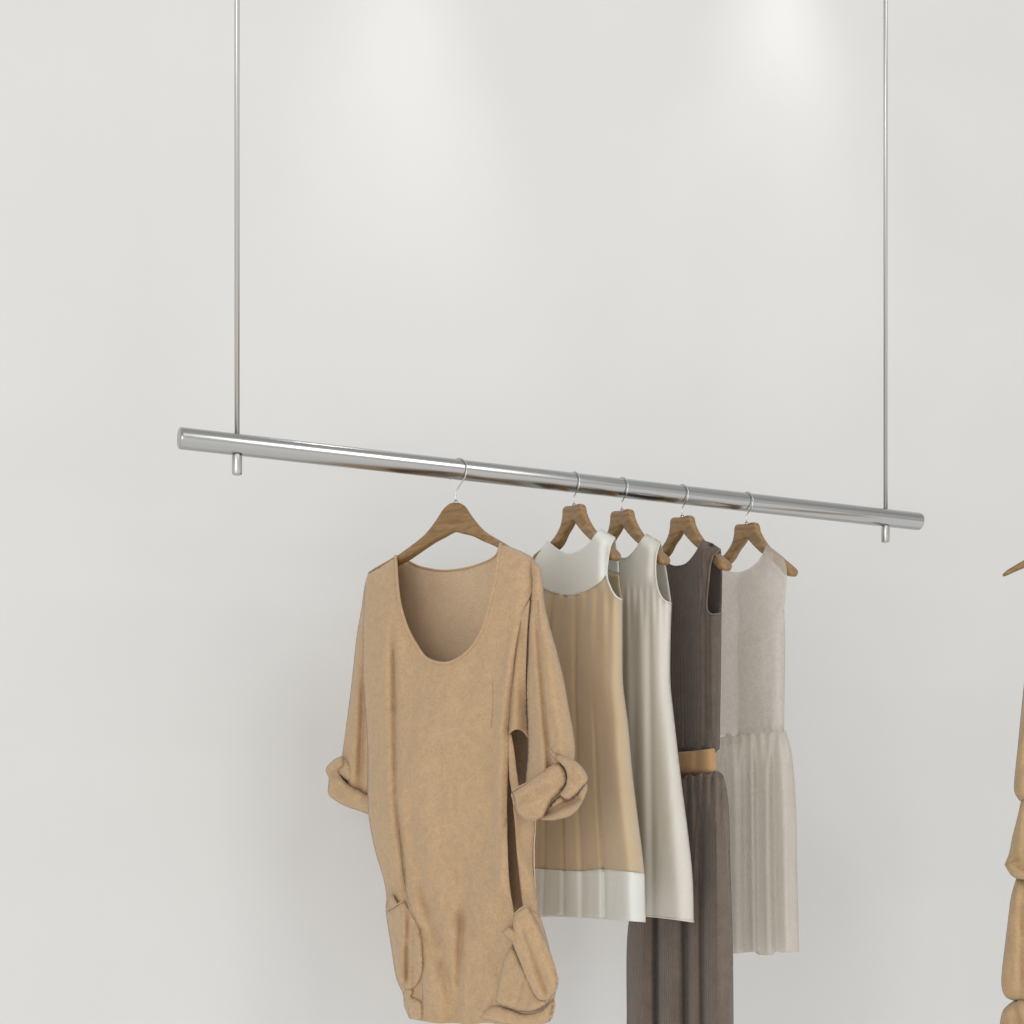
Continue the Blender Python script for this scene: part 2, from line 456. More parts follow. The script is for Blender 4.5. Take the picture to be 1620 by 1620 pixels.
def tun_folds(x, y):
    u = (x - tl(y)) / (tr(y) - tl(y))
    low = sm(1120, 1480, y); f = 0
    f = f + .006 * low * g(u, .20, .05) - .009 * low * g(u, .30, .035) + .006*low*g(u, .40, .06)
    f = f - .013 * sm(1380, 1500, y) * g(x, 729 - (y-1500)*.05, 6) - .007 * sm(1330, 1420, y) * g(x, 735, 16) * (1-sm(1450,1500,y)) + .006*sm(1400,1600,y)*g(x, 700, 18) + .005*sm(1400,1600,y)*g(x, 762, 20)
    # dart beside the left side seam, from chest to pocket
    c = 622 + 10 * np.sin((y - 1000) / 500.0) + sm(1250, 1420, y) * 14
    f = f - .012 * sm(950, 1050, y) * (1 - sm(1400, 1440, y)) * g(x, c, 5)
    f = f + .006 * sm(950, 1050, y) * g(x, c - 13, 9)
    c2 = 783 - sm(1000, 1250, y) * 3
    f = f - .003 * sm(1000, 1060, y) * (1 - sm(1300, 1400, y)) * g(x, c2, 5)
    f = f + .014 * sm(960, 1010, y) * g(x, tr(y) - 12, 8) * (1 - sm(1400, 1450, y))
    # slack below the neckline and diagonal pulls
    f = f + .004 * np.sin((x * .55 + y) / 34.0) * g(y, 1120, 90) * sm(600, 680, x) * (1 - sm(740, 800, x))
    f = f + .003 * np.sin((y - x * .4) / 26.0 + 1.2) * g(x, 625, 34) * sm(1150, 1300, y)
    f = f + .003 * np.sin((y + x * .7) / 30.0) * g(y, 1400, 120) * sm(640, 760, x)
    f = f + 0.011*crease(x, y, 3, 46, 120, .25)*sm(930, 1050, y) + .009*crease(x, y, 9, 30, 60, -.4)*sm(1250, 1400, y)
    # hips tuck in above the pockets
    f = f - .010 * g(y, 1420, 26) * g(x, 615, 26)
    return f
def tun_front(x, y):
    d = TT * np.minimum(rnd(seg_dist(closedF, x, y, KX, KY), .095), rnd(seg_dist(closedS, x, y, KX, KY), .06))
    d = d * (.35 + .65 * rnd(seg_dist(closedR, x, y, KX, KY), .05) )
    d = d + tun_folds(x, y) * rnd(seg_dist(closedF, x, y, KX, KY), .03)
    s = sm(808, 822, x) * sm(1240, 1275, y) * (1 - sm(1395, 1440, y))     # the side strip lies further back
    d = d - s * .018
    d = d - .007 * g(seg_dist(cr(armr, 6), x, y, KX, KY), 0, .010)
    d = d - .0016 * g(seg_dist(cr(neck, 6), x, y, KX, KY), .0115, .0022)
    return d
bneck = [(626,882),(643,887),(665,897),(699,903),(727,901),(756,894),(784,880),(792,862)]
bright = [(792,862),(838,881),(850,900),(850,1000),(849,1150),(847,1305),(845,1341),(847,1405),(853,1447),(863,1479),(872,1517),(880,1556),(869,1612)]
back = chain(bneck[::-1], left, [(648,1611),(695,1614),(765,1614),(869,1612)], bright[::-1], step=5)
closedB = cr(bright, 8)
def tun_back(x, y):
    d = -.055 * np.minimum(rnd(seg_dist(closedF, x, y, KX, KY), .05), rnd(seg_dist(closedB, x, y, KX, KY), .05))
    return d + .003 * np.sin(x / 17.0) * sm(1000, 1200, y) + .030*g(x, 815, 22)*sm(1200, 1260, y)*(1-sm(1430, 1470, y))
tun = tag(frT.root('tunic'), 'tan scoop neck tunic with rolled sleeves and side pockets, front of the rail', 'tunic')
garment_part('front_panel', frT, tun, [(front, tun_front), (side, lambda x, y: tun_front(x, y) - .003 + .003*g(x, np.interp(y, [1160,1228,1300,1400,1438],[804,807,816,824,829]), 3))], M['tan'], .0022, step=(4, 5))
garment_part('back_panel', frT, tun, [(back, tun_back)], M['tan_in'], .002, step=(6, 7))
def off(fn, k): return lambda x, y: fn(x, y) + k
cord('neckband', frT, tun, neck, off(tun_front, .0005), .0030, M['tan'])
cord('back_neckband', frT, tun, bneck, off(tun_back, 0), .0024, M['tan'])
# greyed seam ridges
cord('seam', frT, tun, [(620,1030),(624,1070),(627,1120),(628,1200),(630,1290),(633,1350),(640,1400),(652,1440),(664,1475),(668,1530),(669,1612)], off(tun_front, .0016), .0013, M['seam'])
cord('seam', frT, tun, [(779,1078),(780,1110),(777,1152)], off(tun_front, .0007), .0011, M['seam'])

# sleeves
def blob(outline, base, T, Rr, kx=KX, ky=KY, fold=None, both=True, step=4):
    ring = outline + [outline[0]]
    def f(x, y):
        d = base(x, y) if callable(base) else base
        r = rnd(seg_dist(ring, x, y, kx, ky), Rr)
        k = d + T * r
        if fold: k = k + fold(x, y) * r
        return k
    def bk(x, y):
        d = base(x, y) if callable(base) else base
        return d - T * .6 * rnd(seg_dist(ring, x, y, kx, ky), Rr)
    return [(outline, f), (outline, bk)] if both else [(outline, f)]
lsl = chain([(592,905),(581,913),(572,965),(565,1005),(559,1060),(554,1103),(546,1165),(541,1200)], [(541,1200),(548,1240),(580,1262)], [(580,1262),(590,1240),(592,1100),(592,1000),(594,940),(592,905)])
def lfold(x, y): return .010*g(x, 566-(y-1100)*.06, 7) - .010*sm(1000,1060,y)*g(x, 574-(y-1100)*.02, 6) + .004*np.sin(y/22.)*sm(1120,1200,y) + .005*crease(x, y, 6, 18, 50, .1)
sl = garment_part('sleeve', frT, tun, blob(lsl, -.030, .026, .035, fold=lfold), M['tan'], .0018, step=(3.5, 5))
lc = chain([(542,1196),(528,1203),(516,1217),(521,1232),(520,1256),(533,1267),(548,1275),(568,1282),(590,1290)], [(590,1290),(596,1275),(590,1262)], [(590,1262),(572,1252),(556,1243),(545,1234),(538,1222),(546,1210),(542,1196)], step=3)
garment_part('rolled_cuff', frT, tun, blob(lc, -.018, .018, .009, fold=lambda x, y: .006*np.sin((x*.4+y)/5.0)*g(x, 530, 14) + .006*crease(x, y, 11, 16, 9, .3)), M['tan'], .0018, parent=sl, step=(3, 3))
lc2 = chain([(541,1199),(552,1205),(558,1225),(552,1236),(540,1228),(533,1215),(541,1199)], step=3)
garment_part('cuff_roll', frT, tun, blob(lc2, -.016, .014, .012), M['tan'], .0018, parent=sl, step=(3, 3))

rsl = chain([(838,884),(852,895),(857,912),(861,956),(870,995),(880,1030),(892,1080),(899,1120),(907,1164),(909,1192),(905,1215)], [(905,1215),(880,1240),(845,1256),(830,1240)], [(830,1240),(835,1196),(835,1155),(832,1070),(834,1000),(838,955),(840,920),(838,884)])
def rfold(x, y):
    c = 846 + (y - 940) * .085
    c3 = 862 + (y - 1000) * .13
    return -.012*sm(930,990,y)*g(x, c, 5) + .008*sm(930,990,y)*g(x, c-9, 6) + .010*g(x, c3+4, 9)*sm(940,1000,y) + .005*np.sin((y+x*.5)/17.)*sm(1120,1190,y) + .007*crease(x, y, 5, 22, 60, -.15)
sr = garment_part('sleeve', frT, tun, blob(rsl, .012, .036, .05, fold=rfold), M['tan'], .0018, step=(3.5, 5))
cord('seam', frT, tun, [(851,950),(856,1010),(862,1080),(866,1140),(868,1180)], off(blob(rsl, .012, .036, .05, fold=rfold)[0][1], .0006), .0010, M['seam'], parent=sr)
# gusset of cloth between body and right sleeve, above the open side
gus = chain([(838,950),(834,1000),(832,1070),(835,1168)], [(835,1168),(828,1158),(818,1154),(810,1157),(805,1164)], [(805,1164),(806,1105),(813,1030),(824,975),(838,950)], step=4)
garment_part('underarm_gusset', frT, tun, [(gus, lambda x, y: .036 - .022*sm(816, 838, x)*sm(1030, 1130, y) + .004*g(x, 818-(y-1000)*.04, 6) + .0*x)], M['tan'], .002, step=(3.5, 5))
def zz(*p): return [(500 + a/3.115, 1100 + b_/3.115) for a, b_ in p]
# rolled right cuff: band, folded tab and the inner roll
rb = chain(zz((968,478),(1050,425),(1120,375),(1190,335),(1222,362),(1236,420),(1200,478)), zz((1200,478),(1160,520),(1120,595)), zz((1120,595),(1060,614),(1005,590),(985,540),(968,478)), step=3)
rb_ = blob(rb, .050, .019, .012, fold=lambda x, y: .007*crease(x, y+.5*x, 12, 26, 12))
garment_part('rolled_cuff', frT, tun, rb_, M['tan'], .0018, parent=sr, step=(3, 3))
rt = chain(zz((1150,262),(1180,288),(1235,308),(1290,335),(1335,400),(1322,440),(1270,492),(1240,512),(1200,490)), zz((1200,490),(1232,440),(1236,390),(1215,345),(1165,300),(1150,262)), step=3)
garment_part('cuff_tab', frT, tun, blob(rt, .056, .018, .012, fold=lambda x, y: .006*crease(x, y-.6*x, 13, 12, 12)), M['tan'], .0018, parent=sr, step=(3, 3))
ri = chain(zz((1205,495),(1245,520),(1300,470),(1328,435),(1326,490),(1270,580),(1180,612),(1105,612)), zz((1105,612),(1130,570),(1165,530),(1205,495)), step=3)
garment_part('cuff_roll', frT, tun, blob(ri, .040, .014, .010, fold=lambda x, y: .012*np.sin((x*.6+y*1.3)/5.)+.004*crease(x, y, 14, 10, 8)), M['tan'], .0018, parent=sr, step=(3, 3))

cord('cuff_edge', frT, tun, zz((1120,595),(1060,614),(1005,590),(985,540),(968,478),(1050,425),(1120,375),(1190,335)), off(rb_[0][1], .001), .0014, M['tan'], parent=sr)
cord('cuff_edge', frT, tun, zz((1200,478),(1160,520),(1120,595)), off(rb_[0][1], .001), .0014, M['tan'], parent=sr)
cord('cuff_edge', frT, tun, [(590,1290),(568,1282),(548,1275),(533,1267),(521,1256),(521,1232)], lambda x, y: -.017+0*x, .0014, M['tan'], parent=sl)
# pockets
pl = chain(zz((345,1062),(385,1040),(432,1012)), zz((432,1012),(475,1085),(512,1170),(524,1280),(520,1380),(480,1445),(440,1445)), zz((440,1445),(405,1400),(380,1280),(362,1160),(345,1062)), step=3)
garment_part('pocket', frT, tun, blob(pl, lambda x, y: tun_front(x, y) + .002, .011, .013, fold=lambda x, y: -.010*g(x, 645-(y-1500)*.03, 4)+.006*g(x, 637, 5)-.008*g(x,655-(y-1500)*.02,3)+.004*crease(x, y, 21, 14, 40), both=False), M['tan'], .002, step=(3, 4))
pr = chain(zz((965,1228),(1000,1300),(1050,1400),(1100,1490),(1150,1505)), zz((1150,1505),(1100,1545),(1030,1558),(940,1535),(888,1510)), zz((888,1510),(902,1420),(925,1320),(965,1228)), step=3)
rp_ = garment_part('pocket', frT, tun, blob(pr, lambda x, y: tun_front(x, y) + .003, .009, .010, fold=lambda x, y: .006*crease(x, y, 22, 24, 30, .4), both=False), M['tan'], .002, step=(3, 4))
pf = chain(zz((975,1082),(1000,1058),(1035,1036)), zz((1035,1036),(1080,1110),(1130,1210),(1168,1310),(1192,1400),(1185,1450),(1140,1505)), zz((1140,1505),(1090,1490),(1050,1420),(1010,1320),(968,1210),(968,1150),(975,1082)), step=3)
garment_part('pocket_flap', frT, tun, blob(pf, lambda x, y: tun_front(x, y) + .010, .013, .010, fold=lambda x, y: -.006*g(x-.35*(y-1500), 838, 4)+.006*crease(x-.4*y, y, 23, 14, 50), both=False), M['tan'], .002, parent=rp_, step=(3, 4))
tg = chain(zz((918,1165),(955,1142),(1000,1180),(985,1215),(945,1195),(918,1165)), step=3)
garment_part('toggle', frT, tun, blob(tg, lambda x, y: tun_front(x, y) + .012, .012, .012, both=False), M['tan'], .002, parent=rp_, step=(3, 3))
ll = chain(zz((352,1030),(372,985),(392,1010),(400,1030),(375,1050),(352,1030)), step=3)
garment_part('loop', frT, tun, blob(ll, lambda x, y: tun_front(x, y) + .012, .008, .01, both=False), M['tan'], .002, step=(3, 3))
cord('pocket_edge', frT, tun, zz((345,1062),(385,1040),(432,1012)), lambda x, y: tun_front(x, y) + .012, .0018, M['tan'])
cord('pocket_edge', frT, tun, zz((975,1082),(1000,1058),(1035,1036)), lambda x, y: tun_front(x, y) + .017, .0018, M['tan'])
# turned hem at the lower right
hr = chain(zz((812,1590),(835,1555),(885,1530),(960,1550),(1030,1572),(1110,1555),(1170,1500),(1178,1530)), zz((1178,1530),(1150,1605),(1000,1622),(812,1590)), step=3)
garment_part('hem_fold', frT, tun, blob(hr, lambda x, y: tun_front(x, y) + .001, .009, .015, both=False), M['tan'], .002, step=(3, 3))

hl = chain(zz((432,1470),(452,1440),(478,1458),(470,1482),(500,1500),(522,1510)), zz((522,1510),(524,1598)), zz((524,1598),(468,1588),(455,1540),(432,1470)), step=3)
garment_part('hem_fold', frT, tun, blob(hl, lambda x, y: tun_front(x, y) + .001, .008, .010, fold=lambda x, y: .006*crease(x, y, 41, 10, 8, .3), both=False), M['tan'], .002, step=(3, 3))

# ------------------------------------------------------------------ sleeveless dresses
KD, KE = 1/830/.52, 1/830
def dress_depth(lft, rgt, T, Rl, Rr, extra, shoulder=None):
    a = cr(lft, 10); c = cr(rgt, 10); kk = dict(kx=KD, ky=KE)
    def core(x, y):
        r = np.minimum(rnd(seg_dist(a, x, y, KD, KE), Rl), rnd(seg_dist(c, x, y, KD, KE), Rr))
        if shoulder is not None:
            r = np.minimum(r, rnd(seg_dist(shoulder, x, y, KD, KE), .05))
        return r
    def f(x, y): return T * core(x, y) + extra(x, y) * np.minimum(1, core(x, y) * 1.3)
    def bk(x, y): return -T * core(x, y) - .15 * extra(x, y) * core(x, y)
    return f, bk
G_D = 'sleeveless dresses on the rail'

# -- beige dress with chalk white yoke and hem band
f2 = fr[2]
L2 = [(845,880),(846,905),(850,935),(842,1000),(834,1150),(824,1380),(822,1452)]
R2 = [(984,949),(984,1010),(985,1080),(993,1146),(1001,1233),(1014,1337),(1019,1381),(1021,1458)]
x2l = curve([(p[1], p[0]) for p in L2]); x2r = curve([(p[1], p[0]) for p in R2])
def e2(x, y):
    u = (x - x2l(y)) / (np.maximum(x2r(y), 962) - x2l(y))
    k = sm(935, 1010, y); lo = sm(1000, 1300, y)
    gath = .0026 * np.sin(u * 50) * np.exp(-np.clip(y - 935, 0, 999)/60.0) * sm(925, 945, y)
    pleat = .0036 * k * (np.abs(((u * 4.1 + .38) % 1) - .5) * 2 - .5)
    groove = -.008 * lo * (g(u, .357, .02) + g(u, .675, .018)) - .006 * k * (g(u, .2, .03) + g(u, .5, .03) )
    step = -.016 * lo * sm(.65, .70, u) * 0
    return gath + pleat * (.5 + .5 * lo) + groove + .0025*crease(x, y, 31, 22, 220) + .010 * lo * g(u, .85, .10)
sh2 = [(845,879),(867,856)]; sh2b = [(950,837),(973,850)]
d2f, d2b = dress_depth(L2, R2, .036, .06, .075, e2)
yk_neck = [(867,856),(882,868),(897,875),(914,872),(931,860),(942,845),(950,837)]
yk_bot = [(960,909),(948,922),(925,936),(902,942),(877,938),(857,929),(849,922)]
yoke = chain(yk_neck, [(950,837),(973,850)], [(973,850),(965,866),(960,909)], yk_bot, [(849,922),(845,880)], [(845,880),(867,856)], step=3)
body2 = chain(yk_bot[::-1], [(960,909),(966,930),(975,944),(984,949)], R2[:-1], [(1019,1382),(985,1378),(954,1375),(920,1378),(891,1377),(846,1374),(824,1374)], [(824,1374),(834,1150),(842,1000),(849,922)], step=4)
hem2 = chain([(824,1374),(846,1374),(891,1377),(920,1378),(954,1375),(985,1378),(1019,1382)], [(1019,1382),(1021,1459)], [(1021,1459),(993,1457),(958,1454),(951,1452),(899,1451),(891,1447),(858,1451),(822,1450)], [(822,1450),(824,1374)], step=3)
# the back reaches past the near armhole: its inside shows through the opening
byk = chain([(850,884),(870,872),(900,880),(930,872),(950,837)], [(950,837),(973,850)], [(973,850),(977,880),(979,906)], [(979,906),(960,904),(850,900)], [(850,900),(850,884)], step=5)
bbd = chain([(850,904),(960,908),(979,909)], [(979,909),(981,930),(984,948)], R2[:-1], [(1018,1379),(824,1372)], [(824,1372),(834,1150),(850,904)], step=8)
bhm = chain([(824,1374),(1018,1380)], [(1018,1380),(1020,1456)], [(1020,1456),(822,1448)], [(822,1448),(824,1374)], step=6)
dr2 = tag(f2.root('sleeveless_dress'), 'beige gathered sleeveless dress with chalk white yoke and wide white hem', 'dress', G_D)
def d2top(x, y):   # the front yoke leans back to the shoulder seam
    r = np.minimum(rnd(seg_dist(sh2, x, y, KD, KE), .06), rnd(seg_dist(sh2b, x, y, KD, KE), .028))
    return .034 * r * np.minimum(1, .2 + .8*rnd(seg_dist([(845,880),(849,922)], x, y, KD, KE), .05)) - .012*g(seg_dist([(966,855),(961,870),(960,909)], x, y, KD, KE), 0, .02)
def d2bod(x, y):
    t = sm(905, 960, y)
    return np.where(y < 960, d2top(x, np.minimum(y, 960)) * (1-t) + d2f(x, y) * t + e2(x, y)*(1-t)*.5, d2f(x, y))
def btop(x, y): return -.034 * (rnd(seg_dist([(845,880),(870,856)], x, y, KD, KE), .06)*.5+.5*rnd(seg_dist(sh2b, x, y, KD, KE), .028)) * (.3+.7*rnd(seg_dist([(850,884),(850,940)], x, y, KD, KE), .05))
garment_part('yoke', f2, dr2, [(yoke, off(d2top, .002)), (byk, btop)], M['white'], .0015, step=(3, 4))
def d2bk(x, y):
    t = sm(905, 970, y)
    return btop(x, y)*(1-t) + d2b(x, y)*t
garment_part('dress_body', f2, dr2, [(body2, d2bod), (bbd, d2bk)], M['beige'], .0015, step=(3, 6))
garment_part('hem_band', f2, dr2, [(hem2, off(d2f, .0012)), (bhm, off(d2b, -.0012))], M['white'], .0016, step=(3, 5))
cord('armhole_piping', f2, dr2, [(972,851),(965,866),(960,909),(966,930),(975,944),(984,949)], off(d2bod, .001), .0016, M['white'])

# -- cream dress
f3 = fr[3]
L3 = [(938,884),(944,925),(948,1000),(946,1150),(944,1300),(946,1440)]
R3 = [(1062,955),(1060,1020),(1060,1080),(1065,1129),(1077,1233),(1088,1319),(1095,1388),(1097,1457)]
x3l = curve([(p[1], p[0]) for p in L3]); x3r = curve([(p[1], p[0]) for p in R3])
def e3(x, y):
    cz = .0022*crease(x, y, 32, 22, 240)
    k = sm(930, 1000, y); lo = sm(1000, 1300, y)
    gath = .0028 * np.sin((x - 970) * .62) * np.exp(-np.clip(y - 930, 0, 999)/45.0) * sm(915, 940, y)
    c1 = 1004 + (y - 1060) * .010; c2 = 1029 + (y - 1060) * .012; c3 = 986
    return cz + gath - .005*k*g(x, c1, 8) - .004*k*g(x, c2, 5) + .004*k*g(x, 1016+(y-1060)*.01, 7) - .006*k*g(x, c3, 6) + .006*lo*g(x, 1050+(y-1060)*.05, 16)
d3f, d3b = dress_depth(L3, R3, .036, .06, .075, e3)
sh3 = [(1023,845),(1045,857)]
def d3(x, y):
    t = sm(900, 965, y)
    top = .034 * rnd(seg_dist(sh3, x, y, KD, KE), .028) * rnd(seg_dist([(940,884),(960,866)], x, y, KD, KE), .06) - .010*g(seg_dist([(1040,862),(1037,907)], x, y, KD, KE), 0, .02)
    return top*(1-t) + d3f(x, y)*t
fr3 = chain([(957,860),(975,880),(990,883),(1003,872),(1013,858),(1023,845)], [(1023,845),(1045,857)], [(1045,857),(1038,880),(1037,907),(1041,933),(1050,949),(1062,955)], R3, [(1097,1458),(1060,1453),(1024,1449),(980,1446),(946,1444)], [(946,1444),(944,1300),(946,1150),(948,1000),(944,925),(938,884)], [(938,884),(957,860)], step=4)
bk3 = chain([(940,886),(957,866),(985,888),(1010,876),(1023,845)], [(1023,845),(1045,857)], [(1045,857),(1050,880),(1056,915),(1062,954)], R3[:-1], [(1095,1440),(946,1440)], [(946,1440),(946,1150),(948,1000),(940,886)], step=7)
def d3bk(x, y):
    t = sm(900, 965, y)
    return -.034*rnd(seg_dist(sh3, x, y, KD, KE), .028)*(1-t) + d3b(x, y)*t
dr3 = tag(f3.root('sleeveless_dress'), 'plain cream flared sleeveless dress between the beige and dark brown ones', 'dress', G_D)
garment_part('dress_body', f3, dr3, [(fr3, d3), (bk3, d3bk)], M['cream'], .0015, step=(3, 5))
cord('armhole_piping', f3, dr3, [(1044,858),(1038,880),(1037,907),(1041,933),(1050,949),(1062,955)], off(d3, .001), .0016, M['cream'])
cord('neck_piping', f3, dr3, [(975,880),(990,883),(1003,872),(1013,858),(1023,845)], off(d3, .0006), .0013, M['cream'])
cord('hem_edge', f3, dr3, [(946,1444),(980,1446),(1024,1449),(1060,1453),(1097,1458)], off(d3, .0006), .0016, M['cream'])

# -- dark brown dress with an ochre waist
f4 = fr[4]
L4 = [(1040,890),(1046,960),(1047,1100),(1052,1195)]
R4 = [(1141,970),(1140,1060),(1138,1184)]
def e4(x, y): return -.006*g(x, 1117, 4)*sm(965, 985, y) + .0015*np.sin(x*.45)*sm(1150, 1185, y) - .004*g(x, 1090, 14)*sm(1000, 1100, y)
d4f, d4b = dress_depth(L4, R4, .036, .06, .055, e4)
sh4 = [(1112,855),(1140,869)]
def d4(x, y):
    t = sm(925, 985, y)
    top = .034*rnd(seg_dist(sh4, x, y, KD, KE), .028)*rnd(seg_dist([(1036,892),(1050,880)], x, y, KD, KE), .05) - .010*g(seg_dist([(1126,876),(1121,919),(1118,960)], x, y, KD, KE), 0, .02)
    return top*(1-t) + d4f(x, y)*t
bod4 = chain([(1046,880),(1056,891),(1067,896),(1084,893),(1098,879),(1112,855)], [(1112,855),(1125,859),(1140,869)], [(1140,869),(1127,881),(1121,919),(1118,958),(1121,969),(1128,972),(1141,970)], R4, [(1138,1184),(1131,1192)], [(1131,1192),(1105,1195),(1074,1198),(1052,1200)], [(1052,1200),(1047,1100),(1046,960),(1036,892)], [(1036,892),(1046,880)], step=3)
bk4 = chain([(1040,892),(1050,888),(1070,900),(1095,890),(1112,855)], [(1112,855),(1125,859),(1140,869)], [(1140,869),(1142,896),(1142,930),(1141,970)], R4[:-1], [(1138,1180),(1050,1190)], [(1050,1190),(1047,1100),(1046,960),(1040,892)], step=5)
def d4bk(x, y):
    t = sm(925, 985, y)
    return -.036*rnd(seg_dist(sh4, x, y, KD, KE), .028)*(1-t) + d4b(x, y)*t
dr4 = tag(f4.root('sleeveless_dress'), 'long dark brown sleeveless dress with ochre waist band and pleated skirt', 'dress', G_D)
def d4o(x, y): return d4(x, y) - .006*sm(1178, 1190, y)
garment_part('bodice', f4, dr4, [(bod4, d4o), (bk4, d4bk)], M['brown'], .0016, step=(3, 5))
cord('neck_piping', f4, dr4, [(1046,880),(1056,891),(1067,896),(1084,893),(1098,879),(1112,855)], off(d4, .0006), .0016, M['brown'])
cord('armhole_piping', f4, dr4, [(1139,870),(1127,881),(1121,919),(1118,958),(1121,969),(1128,972),(1141,970)], off(d4, .001), .0016, M['browns'])
Lb = [(1050,1192),(1052,1230)]; Rb = [(1134,1184),(1135,1222)]
dbf, dbb = dress_depth(Lb, Rb, .033, .05, .05, lambda x, y: -.004*g(x, 1103, 6))
belt = chain([(1050,1193),(1074,1190),(1105,1187),(1134,1183)], [(1134,1183),(1135,1232)], [(1135,1232),(1105,1236),(1076,1238),(1054,1240)], [(1054,1240),(1050,1193)], step=3)
garment_part('waist_band', f4, dr4, [(belt, lambda x, y: dbf(x, y) + .004 - .018*sm(1218, 1230, y)), (belt, dbb)], M['belt'], .0018, step=(3, 4))
L4s = [(1048,1229),(1030,1290),(1006,1400),(993,1480),(992,1620),(990,1800)]
R4s = [(1136,1221),(1144,1228),(1152,1274),(1155,1371),(1159,1509),(1160,1620),(1163,1800)]
y4l = curve([(p[1], p[0]) for p in L4s]); y4r = curve([(p[1], p[0]) for p in R4s])
def e4s(x, y):
    lo = sm(1240, 1330, y)
    ga = .006*np.sin(x*.50 + .6)*np.exp(-np.clip(y-1225, 0, 999)/70.)
    k = sm(1260, 1420, y)
    pl_ = -.022*k*(g(x, 1039+(y-1500)*.005, 5) + g(x, 1086+(y-1500)*.004, 6.5)) - .012*lo*g(x, 1110+(y-1400)*.012, 4.5)
    return .003*crease(x, y, 33, 14, 260)*k + ga + pl_ + .008*k*(g(x, 1016, 11) + g(x, 1062, 12) + g(x, 1098, 7)) + .008*lo*g(x, 1134, 12)
s4f, s4b = dress_depth(L4s, R4s, .040, .05, .06, e4s)
sk4 = chain([(1048,1229),(1060,1231),(1070,1227),(1080,1230),(1090,1225),(1100,1228),(1110,1223),(1120,1225),(1130,1220),(1136,1221)], R4s, [(1163,1800),(990,1800)], L4s[::-1], step=4)
garment_part('skirt', f4, dr4, [(sk4, s4f), (sk4, s4b)], M['browns'], .0016, step=(3, 7))

# -- pale grey sheer dress
f5 = fr[5]
L5 = [(1118,906),(1124,960),(1128,1060),(1130,1160)]
R5 = [(1241,964),(1242,1020),(1241,1090),(1240,1156)]
def e5(x, y): return -.003*g(x, 1166, 8)*sm(900, 960, y) - .003*g(x, 1214, 6)*sm(900, 960, y) + .0015*np.sin(x*.5)*sm(1120,1155,y)
d5f, d5b = dress_depth(L5, R5, .032, .05, .045, e5)
sh5 = [(1214,862),(1240,882)]
def d5(x, y):
    t = sm(940, 1000, y)
    top = .030*rnd(seg_dist(sh5, x, y, KD, KE), .028)*rnd(seg_dist([(1118,904),(1144,890)], x, y, KD, KE), .05)
    return top*(1-t) + d5f(x, y)*t
bd5 = chain([(1140,893),(1146,902),(1169,906),(1189,898),(1203,884),(1214,862)], [(1214,862),(1240,882)], [(1240,882),(1244,900),(1245,916)], [(1245,916),(1243,940),(1240,964)], R5, [(1240,1156),(1238,1172)], [(1238,1172),(1200,1174),(1165,1178),(1130,1180)], [(1130,1180),(1128,1060),(1124,960),(1118,906)], [(1118,906),(1140,893)], step=3)
dr5 = tag(f5.root('sleeveless_dress'), 'pale grey sheer lace dress with gathered skirt, rightmost on the rail', 'dress', G_D)
bkd5 = chain([(1140,893),(1155,908),(1175,912),(1195,902),(1214,862)], [(1214,862),(1240,882)], [(1240,882),(1244,900),(1245,916)], [(1245,916),(1240,964),(1242,1020),(1240,1156)], [(1240,1156),(1130,1163)], [(1130,1163),(1124,960),(1118,906)], [(1118,906),(1140,893)], step=5)
def d5bk(x, y):
    t = sm(940, 1000, y)
    return -.030*rnd(seg_dist(sh5, x, y, KD, KE), .028)*rnd(seg_dist([(1118,904),(1144,890)], x, y, KD, KE), .05)*(1-t) + d5b(x, y)*t
def d5o(x, y): return d5(x, y) - .016*sm(1146, 1162, y)
garment_part('bodice', f5, dr5, [(bd5, d5o), (bkd5, d5bk)], M['lace'], .0012, step=(3, 5))
slip = chain([(1172,908),(1189,900),(1204,888),(1212,872)], [(1212,872),(1222,880),(1213,905),(1212,930),(1219,956),(1216,1000),(1214,1060),(1219,1110),(1222,1160)], [(1222,1160),(1168,1166)], [(1168,1166),(1170,1100),(1167,1040),(1171,980),(1166,940),(1172,908)], step=4)
garment_part('slip', f5, dr5, [(slip, off(d5, -.008))], M['lace'], .001, step=(4, 6))
cord('armhole_piping', f5, dr5, [(1224,870),(1214,905),(1213,930),(1220,955),(1230,966),(1240,968)], off(d5, -.0002), .0009, M['lace'])
cord('neck_piping', f5, dr5, [(1140,893),(1146,902),(1169,906),(1189,898),(1203,884),(1214,862)], off(d5, .0006), .0013, M['lace'])
L5s = [(1128,1168),(1116,1240),(1112,1340),(1112,1508)]
R5s = [(1243,1156),(1252,1191),(1259,1274),(1261,1380),(1264,1506)]
def e5s(x, y):
    k = sm(1165, 1230, y); ga = .005*np.sin((x-1140)*.42)*np.exp(-np.clip(y-1160, 0, 999)/60.)
    f = 0
    for c, w, a in ((1150,4,-.012),(1163,6,.007),(1178,4,-.010),(1190,4,.006),(1197,3,-.010),(1212,5,.006),(1224,4,-.012),(1240,8,.008)):
        f = f + a*g(x, c + (y-1300)*.012*(c-1140)/60., w)
    return ga + 1.5*f*k + .003*crease(x, y, 34, 9, 200)*k
s5f, s5b = dress_depth(L5s, R5s, .036, .05, .05, e5s)
sk5 = chain([(1128,1166),(1145,1166),(1152,1160),(1160,1165),(1170,1160),(1178,1164),(1188,1158),(1197,1163),(1206,1157),(1216,1161),(1226,1156),(1234,1159),(1243,1155)], R5s, [(1264,1506),(1240,1507),(1226,1506),(1222,1511),(1200,1510),(1194,1506),(1160,1509),(1112,1509)], L5s[::-1], step=3)
garment_part('skirt', f5, dr5, [(sk5, s5f), (sk5, s5b)], M['laceskirt'], .0012, step=(3, 7))

